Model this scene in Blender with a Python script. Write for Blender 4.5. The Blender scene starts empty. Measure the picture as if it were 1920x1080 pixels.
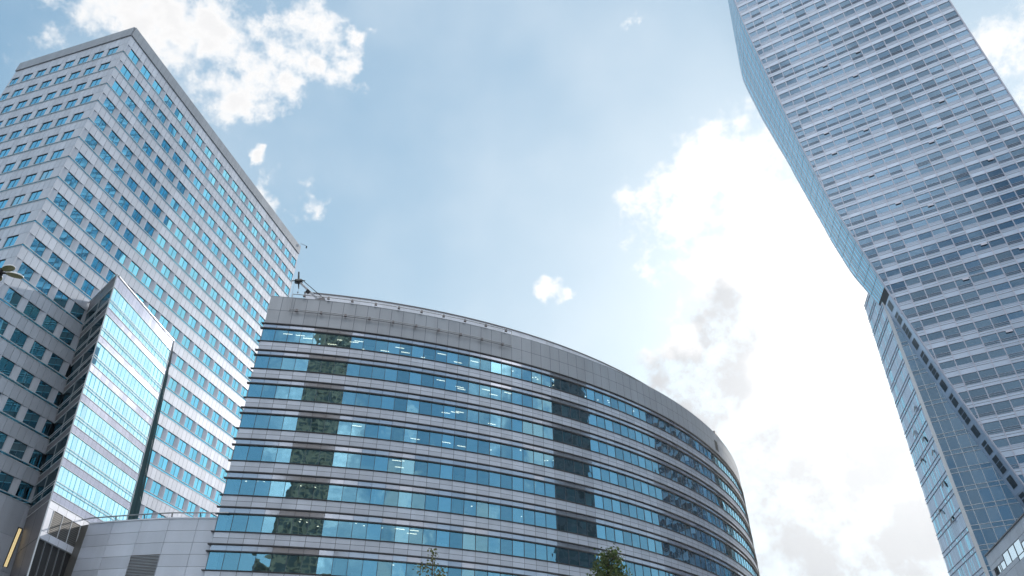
import bpy, math, random
from math import sin, cos, radians, pi, sqrt, hypot, atan2
from mathutils import Vector, Matrix

random.seed(7)
S = bpy.context.scene
COL = S.collection

# ------------------------------------------------------------------ camera
PITCH, ROLL = 0.629608, -0.0048
cd = bpy.data.cameras.new('camera')
cam = bpy.data.objects.new('camera', cd)
COL.objects.link(cam)
cd.sensor_width = 36.0
cd.lens = 24.954
cd.clip_start = 0.1
cd.clip_end = 6000
cam.matrix_world = (Matrix.Translation((0, 0, 1.6)) @ Matrix.Rotation(pi / 2 + PITCH, 4, 'X')
                    @ Matrix.Rotation(ROLL, 4, 'Z'))
S.camera = cam

# ------------------------------------------------------------------ light
SUN_AZ, SUN_EL = radians(31.0), radians(28.0)
sun_dir = Vector((sin(SUN_AZ) * cos(SUN_EL), cos(SUN_AZ) * cos(SUN_EL), sin(SUN_EL)))
ld = bpy.data.lights.new('sun', 'SUN')
ld.energy = 2.0
ld.angle = radians(0.53)
ld.color = (1.0, 0.95, 0.88)
sun = bpy.data.objects.new('sun', ld)
COL.objects.link(sun)
sun.rotation_euler = (-sun_dir).to_track_quat('-Z', 'Y').to_euler()

# clouds: azimuth, elevation, angular radius (degrees)
BLOBS = [(-36.1, 50.1, 3.9), (-41.0, 49.1, 4.8), (-32.1, 49.1, 3.1), (-30.4, 47.3, 1.6), (-28.9, 52.4, 3.0),
         (-25.6, 54.9, 1.7), (-26.1, 49.5, 1.3), (-29.0, 50.6, 1.4), (-23.3, 51.1, 0.9), (-20.0, 50.7, 1.1),
         (-19.8, 53.5, 0.8), (-20.5, 40.9, 1.3), (-25.3, 40.9, 1.2), (-28.0, 43.4, 0.45), (-27.9, 42.9, 0.35), (4.0, 35.6, 1.0), (4.9, 35.9, 0.8),
         (15.6, 55.5, 0.6), (22.3, 42.7, 4.0), (17.9, 40.8, 3.0), (26.6, 44.0, 2.6), (27.7, 37.3, 5.0),
         (22.8, 37.6, 4.2), (29.1, 31.1, 5.4), (15.1, 29.8, 2.0), (18.8, 30.7, 2.9), (15.6, 25.4, 3.0),
         (22.4, 27.7, 4.8), (24.4, 24.1, 5.2), (19.7, 18.6, 3.3), (25.6, 18.9, 5.0), (28.7, 14.9, 4.6),
         (21.2, 13.7, 4.1), (52.1, 42.0, 3.8), (40.0, 22.0, 9.0), (37.0, 33.0, 4.5), (60.0, 30.0, 9.0), (206.0, 24.0, 10.0), (150.0, 19.0, 4.5), (134.0, 16.0, 3.5),  # wide one behind the viewer is added, lightens the right tower's reflection
         (166.0, 23.0, 3.5), (119.0, 25.0, 3.0), (176.0, 30.0, 3.0)]
GREY = [(15.4, 26.6, 3.6), (20.1, 31.4, 2.6), (21.2, 18.0, 4.0), (26.2, 17.0, 5.0), (23.3, 13.1, 4.0),
        (20.1, 22.0, 3.0), (29.5, 18.3, 3.2), (17.8, 27.5, 2.5)]


def make_world():
    w = bpy.data.worlds.new('World')
    S.world = w
    w.use_nodes = True
    nt = w.node_tree
    nt.nodes.clear()
    N, L = nt.nodes.new, nt.links.new

    def math_(op, a, b=None, c=None, clamp=False):
        n = N('ShaderNodeMath')
        n.operation = op
        n.use_clamp = clamp
        for i, x in enumerate((a, b, c)):
            if x is None:
                continue
            if isinstance(x, (int, float)):
                n.inputs[i].default_value = x
            else:
                L(x, n.inputs[i])
        return n.outputs[0]

    def mixc(fac, a, b):
        n = N('ShaderNodeMix')
        n.data_type = 'RGBA'
        if isinstance(fac, (int, float)):
            n.inputs['Factor'].default_value = fac
        else:
            L(fac, n.inputs['Factor'])
        for k, x in ((6, a), (7, b)):
            if isinstance(x, tuple):
                n.inputs[k].default_value = (*x, 1)
            else:
                L(x, n.inputs[k])
        return n.outputs[2]

    def ramp(x, lo, hi):
        n = N('ShaderNodeMapRange')
        n.interpolation_type = 'SMOOTHSTEP'
        n.inputs['From Min'].default_value = lo
        n.inputs['From Max'].default_value = hi
        L(x, n.inputs['Value'])
        return n.outputs['Result']

    tc = N('ShaderNodeTexCoord').outputs['Generated']
    sky = N('ShaderNodeTexSky')
    sky.sky_type = 'NISHITA'
    sky.sun_disc = False
    sky.sun_elevation = SUN_EL
    sky.sun_rotation = SUN_AZ
    sky.altitude = 100
    sky.air_density = 1.0
    sky.dust_density = 0.9
    sky.ozone_density = 1.5
    mul = N('ShaderNodeVectorMath')
    mul.operation = 'MULTIPLY'
    L(sky.outputs[0], mul.inputs[0])
    mul.inputs[1].default_value = (0.95, 1.10, 1.04)
    # keep the air round the sun from swamping the sky: x / (1 + x/2), scaled per channel
    den = N('ShaderNodeVectorMath')
    den.operation = 'MULTIPLY_ADD'
    L(mul.outputs[0], den.inputs[0])
    den.inputs[1].default_value = (0.5, 0.5, 0.5)
    den.inputs[2].default_value = (1, 1, 1)
    div = N('ShaderNodeVectorMath')
    div.operation = 'DIVIDE'
    L(mul.outputs[0], div.inputs[0])
    L(den.outputs[0], div.inputs[1])
    scl = N('ShaderNodeVectorMath')
    scl.operation = 'MULTIPLY'
    L(div.outputs[0], scl.inputs[0])
    scl.inputs[1].default_value = (2.22, 2.60, 2.92)
    skyc = scl.outputs[0]

    def noise(scale, detail, rough=0.55, vec=tc):
        n = N('ShaderNodeTexNoise')
        n.inputs['Scale'].default_value = scale
        n.inputs['Detail'].default_value = detail
        n.inputs['Roughness'].default_value = rough
        L(vec, n.inputs['Vector'])
        return n

    def blobs(lst, vec):
        acc = None
        for az, el, r in lst:
            d = (sin(radians(az)) * cos(radians(el)), cos(radians(az)) * cos(radians(el)), sin(radians(el)))
            v = N('ShaderNodeVectorMath')
            v.operation = 'DISTANCE'
            L(vec, v.inputs[0])
            v.inputs[1].default_value = d
            m = math_('MULTIPLY_ADD', v.outputs['Value'], -1.0 / (radians(r) * 1.25), 1.0)
            acc = m if acc is None else math_('SMOOTH_MAX', acc, m, 0.25)
        return acc

    # slight swirl so that blob edges wander
    wn = noise(14.0, 5.0)
    sub = N('ShaderNodeVectorMath')
    sub.operation = 'SUBTRACT'
    L(wn.outputs['Color'], sub.inputs[0])
    sub.inputs[1].default_value = (0.5, 0.5, 0.5)
    sc = N('ShaderNodeVectorMath')
    sc.operation = 'MULTIPLY_ADD'
    L(sub.outputs[0], sc.inputs[0])
    sc.inputs[1].default_value = (0.10, 0.10, 0.10)
    L(tc, sc.inputs[2])
    wv = sc.outputs[0]

    fb = noise(17.0, 10.0, 0.64).outputs['Fac']
    fbc = math_('MULTIPLY_ADD', fb, 4.2, -2.15)
    dens = math_('ADD', blobs(BLOBS, wv), fbc)
    cloud = ramp(dens, -0.15, 0.85)
    # unseen broken cloud added behind and overhead: mirrored in glass, fills the facades
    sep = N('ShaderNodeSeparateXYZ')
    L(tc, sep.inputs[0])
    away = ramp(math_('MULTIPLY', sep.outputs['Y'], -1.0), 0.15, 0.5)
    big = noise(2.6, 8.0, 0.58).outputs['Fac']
    fill_cloud = math_('MULTIPLY', ramp(math_('MULTIPLY_ADD', ramp(sep.outputs['Z'], 0.42, 0.75), 0.20, big), 0.53, 0.70), away)
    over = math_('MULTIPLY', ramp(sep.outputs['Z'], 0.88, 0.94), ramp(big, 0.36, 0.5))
    fill_cloud = math_('MAXIMUM', fill_cloud, over)
    cloud = math_('MAXIMUM', cloud, fill_cloud, clamp=True)
    # thin veil
    veil = math_('MULTIPLY', ramp(noise(3.2, 5.0, 0.5).outputs['Fac'], 0.40, 0.75), 0.34)

    # brightness of the air round the sun
    dot = N('ShaderNodeVectorMath')
    dot.operation = 'DOT_PRODUCT'
    L(tc, dot.inputs[0])
    dot.inputs[1].default_value = sun_dir
    d = math_('MAXIMUM', dot.outputs['Value'], 0.0)
    g1 = math_('POWER', d, 60.0)
    g2 = math_('POWER', d, 9.0)
    g3 = math_('POWER', d, 3.0)
    glow = math_('ADD', math_('MULTIPLY', g1, 1.6), math_('ADD', math_('MULTIPLY', g2, 0.25), math_('MULTIPLY', g3, 0.05)))
    gl = N('ShaderNodeVectorMath')
    gl.operation = 'SCALE'
    gl.inputs[0].default_value = (0.98, 1.0, 1.0)
    L(glow, gl.inputs['Scale'])
    add = N('ShaderNodeVectorMath')
    add.operation = 'ADD'
    L(skyc, add.inputs[0])
    L(gl.outputs[0], add.inputs[1])
    base = mixc(veil, add.outputs[0], (4.6, 5.0, 5.3))

    # clouds: bright rims, grey bellies
    gb = blobs(GREY, wv)
    gn = math_('MULTIPLY_ADD', noise(7.0, 6.0, 0.55).outputs['Fac'], 2.4, -1.2)
    grey = ramp(math_('ADD', gb, gn), -0.45, 0.40)
    inner = math_('MULTIPLY', ramp(dens, 0.35, 1.2), 0.25)
    lit = N('ShaderNodeVectorMath')
    lit.operation = 'SCALE'
    lit.inputs[0].default_value = (1.0, 0.985, 0.975)
    L(math_('ADD', math_('MULTIPLY_ADD', glow, 0.8, 5.6), math_('MULTIPLY', fill_cloud, 6.5)), lit.inputs['Scale'])  # unseen cloud gets extra brightness to fill the facades
    dark = N('ShaderNodeVectorMath')
    dark.operation = 'SCALE'
    dark.inputs[0].default_value = (0.94, 0.99, 1.07)
    L(math_('MULTIPLY_ADD', glow, 0.2, 2.65), dark.inputs['Scale'])
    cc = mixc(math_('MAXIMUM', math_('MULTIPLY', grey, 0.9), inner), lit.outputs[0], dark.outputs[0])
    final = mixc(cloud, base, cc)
    bg = N('ShaderNodeBackground')
    bg.inputs['Strength'].default_value = 0.147
    L(final, bg.inputs['Color'])
    out = N('ShaderNodeOutputWorld')
    L(bg.outputs[0], out.inputs['Surface'])


make_world()
S.view_settings.view_transform = 'Standard'
S.view_settings.look = 'None'
S.view_settings.exposure = 0.40
S.view_settings.gamma = 1.0
S.render.engine = 'CYCLES'
S.cycles.use_denoising = True
S.cycles.max_bounces = 8
S.cycles.transparent_max_bounces = 12
S.cycles.sample_clamp_indirect = 6.0


# ------------------------------------------------------------------ materials
def mat(name, col, rough=0.5, metal=0.0, var=0.0, nscale=None, namp=0.0, bump=0.0, spec=0.5, coat=0.0):
    """painted, metal or mirror surface; var = panel-to-panel difference, namp = soft weathering"""
    m = bpy.data.materials.new(name)
    m.use_nodes = True
    nt = m.node_tree
    p = nt.nodes['Principled BSDF']
    p.inputs['Roughness'].default_value = rough
    p.inputs['Metallic'].default_value = metal
    p.inputs['Specular IOR Level'].default_value = spec
    p.inputs['Coat Weight'].default_value = coat
    p.inputs['Coat Roughness'].default_value = 0.05
    N, L = nt.nodes.new, nt.links.new
    src = None
    if var:
        g = N('ShaderNodeNewGeometry')
        mr = N('ShaderNodeMapRange')
        mr.inputs['To Min'].default_value = 1 - var
        mr.inputs['To Max'].default_value = 1 + var
        L(g.outputs['Random Per Island'], mr.inputs['Value'])
        src = mr.outputs[0]
    if namp:
        tc = N('ShaderNodeTexCoord')
        n = N('ShaderNodeTexNoise')
        n.inputs['Scale'].default_value = nscale or 0.4
        n.inputs['Detail'].default_value = 6
        mp = N('ShaderNodeMapping')
        mp.inputs['Scale'].default_value = (3.0, 3.0, 0.35)
        L(tc.outputs['Object'], mp.inputs['Vector'])
        L(mp.outputs[0], n.inputs['Vector'])
        mr = N('ShaderNodeMapRange')
        mr.inputs['From Min'].default_value = 0.3
        mr.inputs['From Max'].default_value = 0.7
        mr.inputs['To Min'].default_value = 1 - namp
        mr.inputs['To Max'].default_value = 1 + namp
        L(n.outputs['Fac'], mr.inputs['Value'])
        if src is None:
            src = mr.outputs[0]
        else:
            mm = N('ShaderNodeMath')
            mm.operation = 'MULTIPLY'
            L(src, mm.inputs[0])
            L(mr.outputs[0], mm.inputs[1])
            src = mm.outputs[0]
    if src is not None:
        sc = N('ShaderNodeVectorMath')
        sc.operation = 'SCALE'
        sc.inputs[0].default_value = col
        L(src, sc.inputs['Scale'])
        L(sc.outputs[0], p.inputs['Base Color'])
    else:
        p.inputs['Base Color'].default_value = (*col, 1)
    if bump:
        tc = N('ShaderNodeTexCoord')
        n = N('ShaderNodeTexNoise')
        n.inputs['Scale'].default_value = nscale or 0.4
        n.inputs['Detail'].default_value = 2
        L(tc.outputs['Object'], n.inputs['Vector'])
        b = N('ShaderNodeBump')
        b.inputs['Strength'].default_value = 1.0
        b.inputs['Distance'].default_value = bump
        L(n.outputs['Fac'], b.inputs['Height'])
        L(b.outputs[0], p.inputs['Normal'])
    return m


def emit(name, col, s):
    m = bpy.data.materials.new(name)
    m.use_nodes = True
    p = m.node_tree.nodes['Principled BSDF']
    p.inputs['Base Color'].default_value = (*col, 1)
    p.inputs['Emission Color'].default_value = (*col, 1)
    p.inputs['Emission Strength'].default_value = s
    return m


def see_through_glass(name, tint, thru, base_fac, wav=0.012):
    m = bpy.data.materials.new(name)
    m.use_nodes = True
    nt = m.node_tree
    nt.nodes.clear()
    N, L = nt.nodes.new, nt.links.new
    gl = N('ShaderNodeBsdfGlossy')
    gl.inputs['Roughness'].default_value = 0.015
    geo = N('ShaderNodeNewGeometry')
    mr = N('ShaderNodeMapRange')
    mr.inputs['To Min'].default_value = 0.72
    mr.inputs['To Max'].default_value = 1.18
    L(geo.outputs['Random Per Island'], mr.inputs['Value'])
    sc = N('ShaderNodeVectorMath')
    sc.operation = 'SCALE'
    sc.inputs[0].default_value = tint
    L(mr.outputs[0], sc.inputs['Scale'])
    L(sc.outputs[0], gl.inputs['Color'])
    tc = N('ShaderNodeTexCoord')
    no = N('ShaderNodeTexNoise')
    no.inputs['Scale'].default_value = 0.55
    no.inputs['Detail'].default_value = 1.5
    L(tc.outputs['Object'], no.inputs['Vector'])
    bu = N('ShaderNodeBump')
    bu.inputs['Distance'].default_value = wav
    L(no.outputs['Fac'], bu.inputs['Height'])
    L(bu.outputs[0], gl.inputs['Normal'])
    tr = N('ShaderNodeBsdfTransparent')
    tr.inputs['Color'].default_value = (*thru, 1)
    lw = N('ShaderNodeLayerWeight')
    lw.inputs['Blend'].default_value = 0.35
    mx = N('ShaderNodeMath')
    mx.operation = 'MULTIPLY_ADD'
    mx.use_clamp = True
    L(lw.outputs['Fresnel'], mx.inputs[0])
    mx.inputs[1].default_value = 1.0 - base_fac
    mx.inputs[2].default_value = base_fac
    mix = N('ShaderNodeMixShader')
    L(mx.outputs[0], mix.inputs[0])
    L(tr.outputs[0], mix.inputs[1])
    L(gl.outputs[0], mix.inputs[2])
    o = N('ShaderNodeOutputMaterial')
    L(mix.outputs[0], o.inputs['Surface'])
    return m


M = {}
M['alu'] = mat('pale aluminium panel', (0.66, 0.68, 0.76), 0.42, 0.15, var=0.08, nscale=0.25, namp=0.05)
M['alu_white'] = mat('white aluminium panel', (0.72, 0.74, 0.82), 0.45, 0.1, var=0.08, nscale=0.25, namp=0.04)
M['alu_grey'] = mat('brushed grey panel', (0.33, 0.35, 0.39), 0.42, 0.25, var=0.06, nscale=0.3, namp=0.06)
M['alu_dark'] = mat('dark grey panel', (0.17, 0.16, 0.17), 0.45, 0.2, var=0.08, nscale=0.3, namp=0.06)
M['joint'] = mat('joint behind panels', (0.045, 0.05, 0.06), 0.8)
M['ledge'] = mat('dark metal ledge', (0.045, 0.045, 0.05), 0.4, 0.3)
M['steel'] = mat('steel tube', (0.35, 0.36, 0.38), 0.35, 0.7)
M['white_bar'] = mat('white painted bar', (0.70, 0.72, 0.76), 0.4)
M['frame'] = mat('window frame', (0.06, 0.08, 0.10), 0.4, 0.3)
M['mirror_blue'] = mat('blue reflective glazing', (0.24, 0.66, 0.84), 0.02, 1.0, var=0.10, nscale=0.4, bump=0.0025)
M['mirror_pale'] = mat('pale reflective glazing', (0.46, 0.76, 0.86), 0.02, 1.0, var=0.06, nscale=0.5, bump=0.014)
M['frit'] = mat('grey fritted glazing', (0.50, 0.53, 0.62), 0.10, 0.7, var=0.10, nscale=0.6, bump=0.008)
M['lavender'] = mat('lavender back-painted glass', (0.42, 0.45, 0.57), 0.12, 0.45, var=0.06, nscale=0.5, bump=0.006)
M['vision'] = see_through_glass('office glass', (0.36, 0.76, 0.98), (0.45, 0.62, 0.66), 0.53, 0.014)
M['vision_dark'] = see_through_glass('shaded office glass', (0.25, 0.36, 0.40), (0.30, 0.40, 0.42), 0.4)
M['interior'] = mat('office interior', (0.22, 0.23, 0.22), 0.9, namp=0.3, nscale=0.2)
M['blind'] = mat('roller blind', (0.6, 0.62, 0.6), 0.9, var=0.15)
M['lamp_on'] = emit('lit ceiling lamp', (1.0, 0.82, 0.62), 3.0)
M['slot_on'] = emit('lit slot', (0.85, 0.66, 0.34), 0.55)
M['sky_white'] = mat('white glass panel', (0.52, 0.62, 0.78), 0.2, 0.15, var=0.10, nscale=0.3, bump=0.006)
M['sky_dark'] = mat('blue grey tower glazing', (0.10, 0.17, 0.25), 0.05, 0.8, var=0.2, nscale=0.3, bump=0.012)
M['sky_side'] = mat('cyan tower glazing', (0.30, 0.58, 0.70), 0.03, 1.0, var=0.15, nscale=0.3, bump=0.01)
M['sky_bar'] = mat('tower mullion', (0.46, 0.48, 0.58), 0.4, 0.2)
M['louvre'] = mat('grey louvre and shaded return', (0.16, 0.155, 0.15), 0.5, 0.2)
M['louvre_dark'] = mat('dark grille', (0.03, 0.03, 0.032), 0.6)
M['concrete'] = mat('concrete', (0.32, 0.31, 0.30), 0.85, namp=0.15, nscale=0.3)
M['stone'] = mat('old sandstone', (0.27, 0.195, 0.125), 0.9, var=0.10, namp=0.35, nscale=0.25)
M['stone_dark'] = mat('dark stone recess', (0.05, 0.05, 0.045), 0.7)
M['teal_dark'] = mat('dark green tower glass', (0.10, 0.14, 0.14), 0.1, 0.3, var=0.75)
M['end_glass'] = mat('dark teal end glazing', (0.025, 0.05, 0.06), 0.6, 0.0, var=0.4, spec=0.0)  # teal glass with the end wall's shade put into its colour
M['alu_curved'] = mat('cool grey spandrel panel', (0.50, 0.53, 0.61), 0.36, 0.3, var=0.12, nscale=0.25, namp=0.06)
M['mirror_white'] = mat('bright mirror pane', (0.86, 0.90, 0.93), 0.02, 1.0, var=0.04)
M['alu_tower'] = mat('blue grey tower panel', (0.56, 0.595, 0.68), 0.42, 0.15, var=0.09, nscale=0.25, namp=0.06)
M['alu_pier'] = mat('pale pier panel', (0.56, 0.59, 0.67), 0.42, 0.1, var=0.08, nscale=0.25, namp=0.05)
M['olive'] = mat('olive lamp underside', (0.10, 0.11, 0.05), 0.5)
M['lamp_white'] = mat('white lamp shell', (0.75, 0.76, 0.78), 0.3)
M['black_metal'] = mat('black metal', (0.02, 0.022, 0.025), 0.4, 0.4)
M['bark'] = mat('bark', (0.09, 0.07, 0.05), 0.9, namp=0.3, nscale=6)
M['asphalt'] = mat('asphalt', (0.055, 0.055, 0.057), 0.9, namp=0.25, nscale=0.8)
M['paving'] = mat('stone paving', (0.42, 0.41, 0.39), 0.85, namp=0.15, nscale=0.6)


def leaf_mat(name, a, b):
    m = bpy.data.materials.new(name)
    m.use_nodes = True
    nt = m.node_tree
    p = nt.nodes['Principled BSDF']
    g = nt.nodes.new('ShaderNodeNewGeometry')
    r = nt.nodes.new('ShaderNodeValToRGB')
    r.color_ramp.elements[0].color = (*a, 1)
    r.color_ramp.elements[1].color = (*b, 1)
    nt.links.new(g.outputs['Random Per Island'], r.inputs[0])
    nt.links.new(r.outputs[0], p.inputs['Base Color'])
    p.inputs['Roughness'].default_value = 0.55
    tr = nt.nodes.new('ShaderNodeBsdfTranslucent')
    nt.links.new(r.outputs[0], tr.inputs['Color'])
    mx = nt.nodes.new('ShaderNodeMixShader')
    mx.inputs[0].default_value = 0.4
    nt.links.new(p.outputs[0], mx.inputs[1])
    nt.links.new(tr.outputs[0], mx.inputs[2])
    nt.links.new(mx.outputs[0], nt.nodes['Material Output'].inputs['Surface'])
    return m


M['leaf_a'] = leaf_mat('broad leaf', (0.045, 0.06, 0.018), (0.13, 0.14, 0.05))
M['leaf_b'] = leaf_mat('fine leaf', (0.03, 0.055, 0.016), (0.10, 0.15, 0.04))


# ------------------------------------------------------------------ mesh helpers
class MB:
    def __init__(s):
        s.v, s.f, s.m = [], [], []

    def quad(s, a, b, c, d, m=0):
        i = len(s.v)
        s.v += [tuple(a), tuple(b), tuple(c), tuple(d)]
        s.f.append((i, i + 1, i + 2, i + 3))
        s.m.append(m)

    def tri(s, a, b, c, m=0):
        i = len(s.v)
        s.v += [tuple(a), tuple(b), tuple(c)]
        s.f.append((i, i + 1, i + 2))
        s.m.append(m)

    def hexa(s, p, m=0):
        """p: 8 points, bottom loop 0-3 then top loop 4-7"""
        i = len(s.v)
        s.v += [tuple(q) for q in p]
        for f in ((3, 2, 1, 0), (4, 5, 6, 7), (0, 1, 5, 4), (1, 2, 6, 5), (2, 3, 7, 6), (3, 0, 4, 7)):
            s.f.append(tuple(i + k for k in f))
            s.m.append(m)

    def prism(s, loop, z0, z1, m=0):
        """vertical prism over a plan loop; z1 top"""
        n = len(loop)
        i = len(s.v)
        s.v += [(x, y, z0) for x, y in loop] + [(x, y, z1) for x, y in loop]
        s.f.append(tuple(i + k for k in range(n - 1, -1, -1)))
        s.m.append(m)
        s.f.append(tuple(i + n + k for k in range(n)))
        s.m.append(m)
        for k in range(n):
            s.f.append((i + k, i + (k + 1) % n, i + n + (k + 1) % n, i + n + k))
            s.m.append(m)

    def tube(s, pts, r, n=6, m=0, r1=None, cap=True):
        pts = [Vector(p) for p in pts]
        k = len(pts)
        base = len(s.v)
        up = Vector((0, 0, 1))
        for j, p in enumerate(pts):
            t = (pts[min(j + 1, k - 1)] - pts[max(j - 1, 0)]).normalized()
            a = t.cross(up)
            if a.length < 1e-3:
                a = t.cross(Vector((1, 0, 0)))
            a.normalize()
            b = t.cross(a)
            rr = r if r1 is None else r + (r1 - r) * j / max(1, k - 1)
            for q in range(n):
                an = 2 * pi * q / n
                s.v.append(tuple(p + a * rr * cos(an) + b * rr * sin(an)))
        for j in range(k - 1):
            for q in range(n):
                s.f.append((base + j * n + q, base + j * n + (q + 1) % n,
                            base + (j + 1) * n + (q + 1) % n, base + (j + 1) * n + q))
                s.m.append(m)
        if cap:
            s.f.append(tuple(base + q for q in range(n - 1, -1, -1)))
            s.f.append(tuple(base + (k - 1) * n + q for q in range(n)))
            s.m += [m, m]

    def build(s, name, mats, parent=None, smooth=False):
        me = bpy.data.meshes.new(name)
        me.from_pydata(s.v, [], s.f)
        if not isinstance(mats, (list, tuple)):
            mats = [mats]
        for x in mats:
            me.materials.append(M[x])
        me.polygons.foreach_set('material_index', s.m)
        if smooth:
            me.polygons.foreach_set('use_smooth', [True] * len(me.polygons))
        me.update()
        o = bpy.data.objects.new(name, me)
        COL.objects.link(o)
        if parent:
            hang(o, parent)
        return o


def root_inv(p):
    m = Matrix.Identity(4)
    while p:
        m = m @ Matrix.Identity(4)
        p = p.parent
    return m


def hang(o, p):
    """parent o (built in world coordinates) under p without moving it"""
    o.parent = p
    q, off = p, Vector((0, 0, 0))
    while q.parent:
        q = q.parent
    if q.type == 'EMPTY' and p is q:
        o.matrix_parent_inverse = Matrix.Translation(-q.location)


def thing(name, label, cat, loc=(0, 0, 0), group=None):
    o = bpy.data.objects.new(name, None)
    COL.objects.link(o)
    o.location = loc
    o.empty_display_size = 0.5
    return tag(o, label, cat, group)


def tag(o, label, cat, group=None):
    o['label'] = label
    o['category'] = cat
    if group:
        o['group'] = group
    return o


def struct(o):
    o['kind'] = 'structure'
    return o


def az(a, d=1.0):
    return Vector((sin(radians(a)) * d, cos(radians(a)) * d, 0))


class Face:
    """vertical facade: s metres along dir, z up, off metres out of the wall"""
    def __init__(s, A, d, n):
        s.A, s.d, s.n = Vector((A[0], A[1], 0)), Vector((d[0], d[1], 0)).normalized(), Vector((n[0], n[1], 0)).normalized()

    def p(s, u, z, off=0.0):
        q = s.A + s.d * u + s.n * off
        return (q.x, q.y, z)

    def panel(s, mb, u0, u1, z0, z1, off=0.0, th=0.10, m=0, gap=0.015):
        u0 += gap; u1 -= gap; z0 += gap; z1 -= gap
        b = off - th
        mb.hexa([s.p(u0, z0, b), s.p(u1, z0, b), s.p(u1, z0, off), s.p(u0, z0, off),
                 s.p(u0, z1, b), s.p(u1, z1, b), s.p(u1, z1, off), s.p(u0, z1, off)], m)

    def pane(s, mb, u0, u1, z0, z1, off=0.0, m=0, tilt=0.0):
        a, b, c, d = (random.uniform(-tilt, tilt) for _ in range(4))
        # keep it planar: tilt about both axes
        t, w = a, b
        mb.quad(s.p(u0, z0, off - t - w), s.p(u1, z0, off + t - w), s.p(u1, z1, off + t + w), s.p(u0, z1, off - t + w), m)

    def bar(s, mb, u0, u1, z0, z1, o0, o1, m=0):
        mb.hexa([s.p(u0, z0, o0), s.p(u1, z0, o0), s.p(u1, z0, o1), s.p(u0, z0, o1),
                 s.p(u0, z1, o0), s.p(u1, z1, o0), s.p(u1, z1, o1), s.p(u0, z1, o1)], m)


# ------------------------------------------------------------------ ground
g = MB()
g.quad((-900, -900, -0.012), (900, -900, -0.012), (900, 900, -0.012), (-900, 900, -0.012))
struct(g.build('ground', 'asphalt'))
g = MB()
g.quad((-60, -60, 0), (70, -60, 0), (70, 72, 0), (-60, 72, 0))
struct(g.build('pavement', 'paving'))


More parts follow.
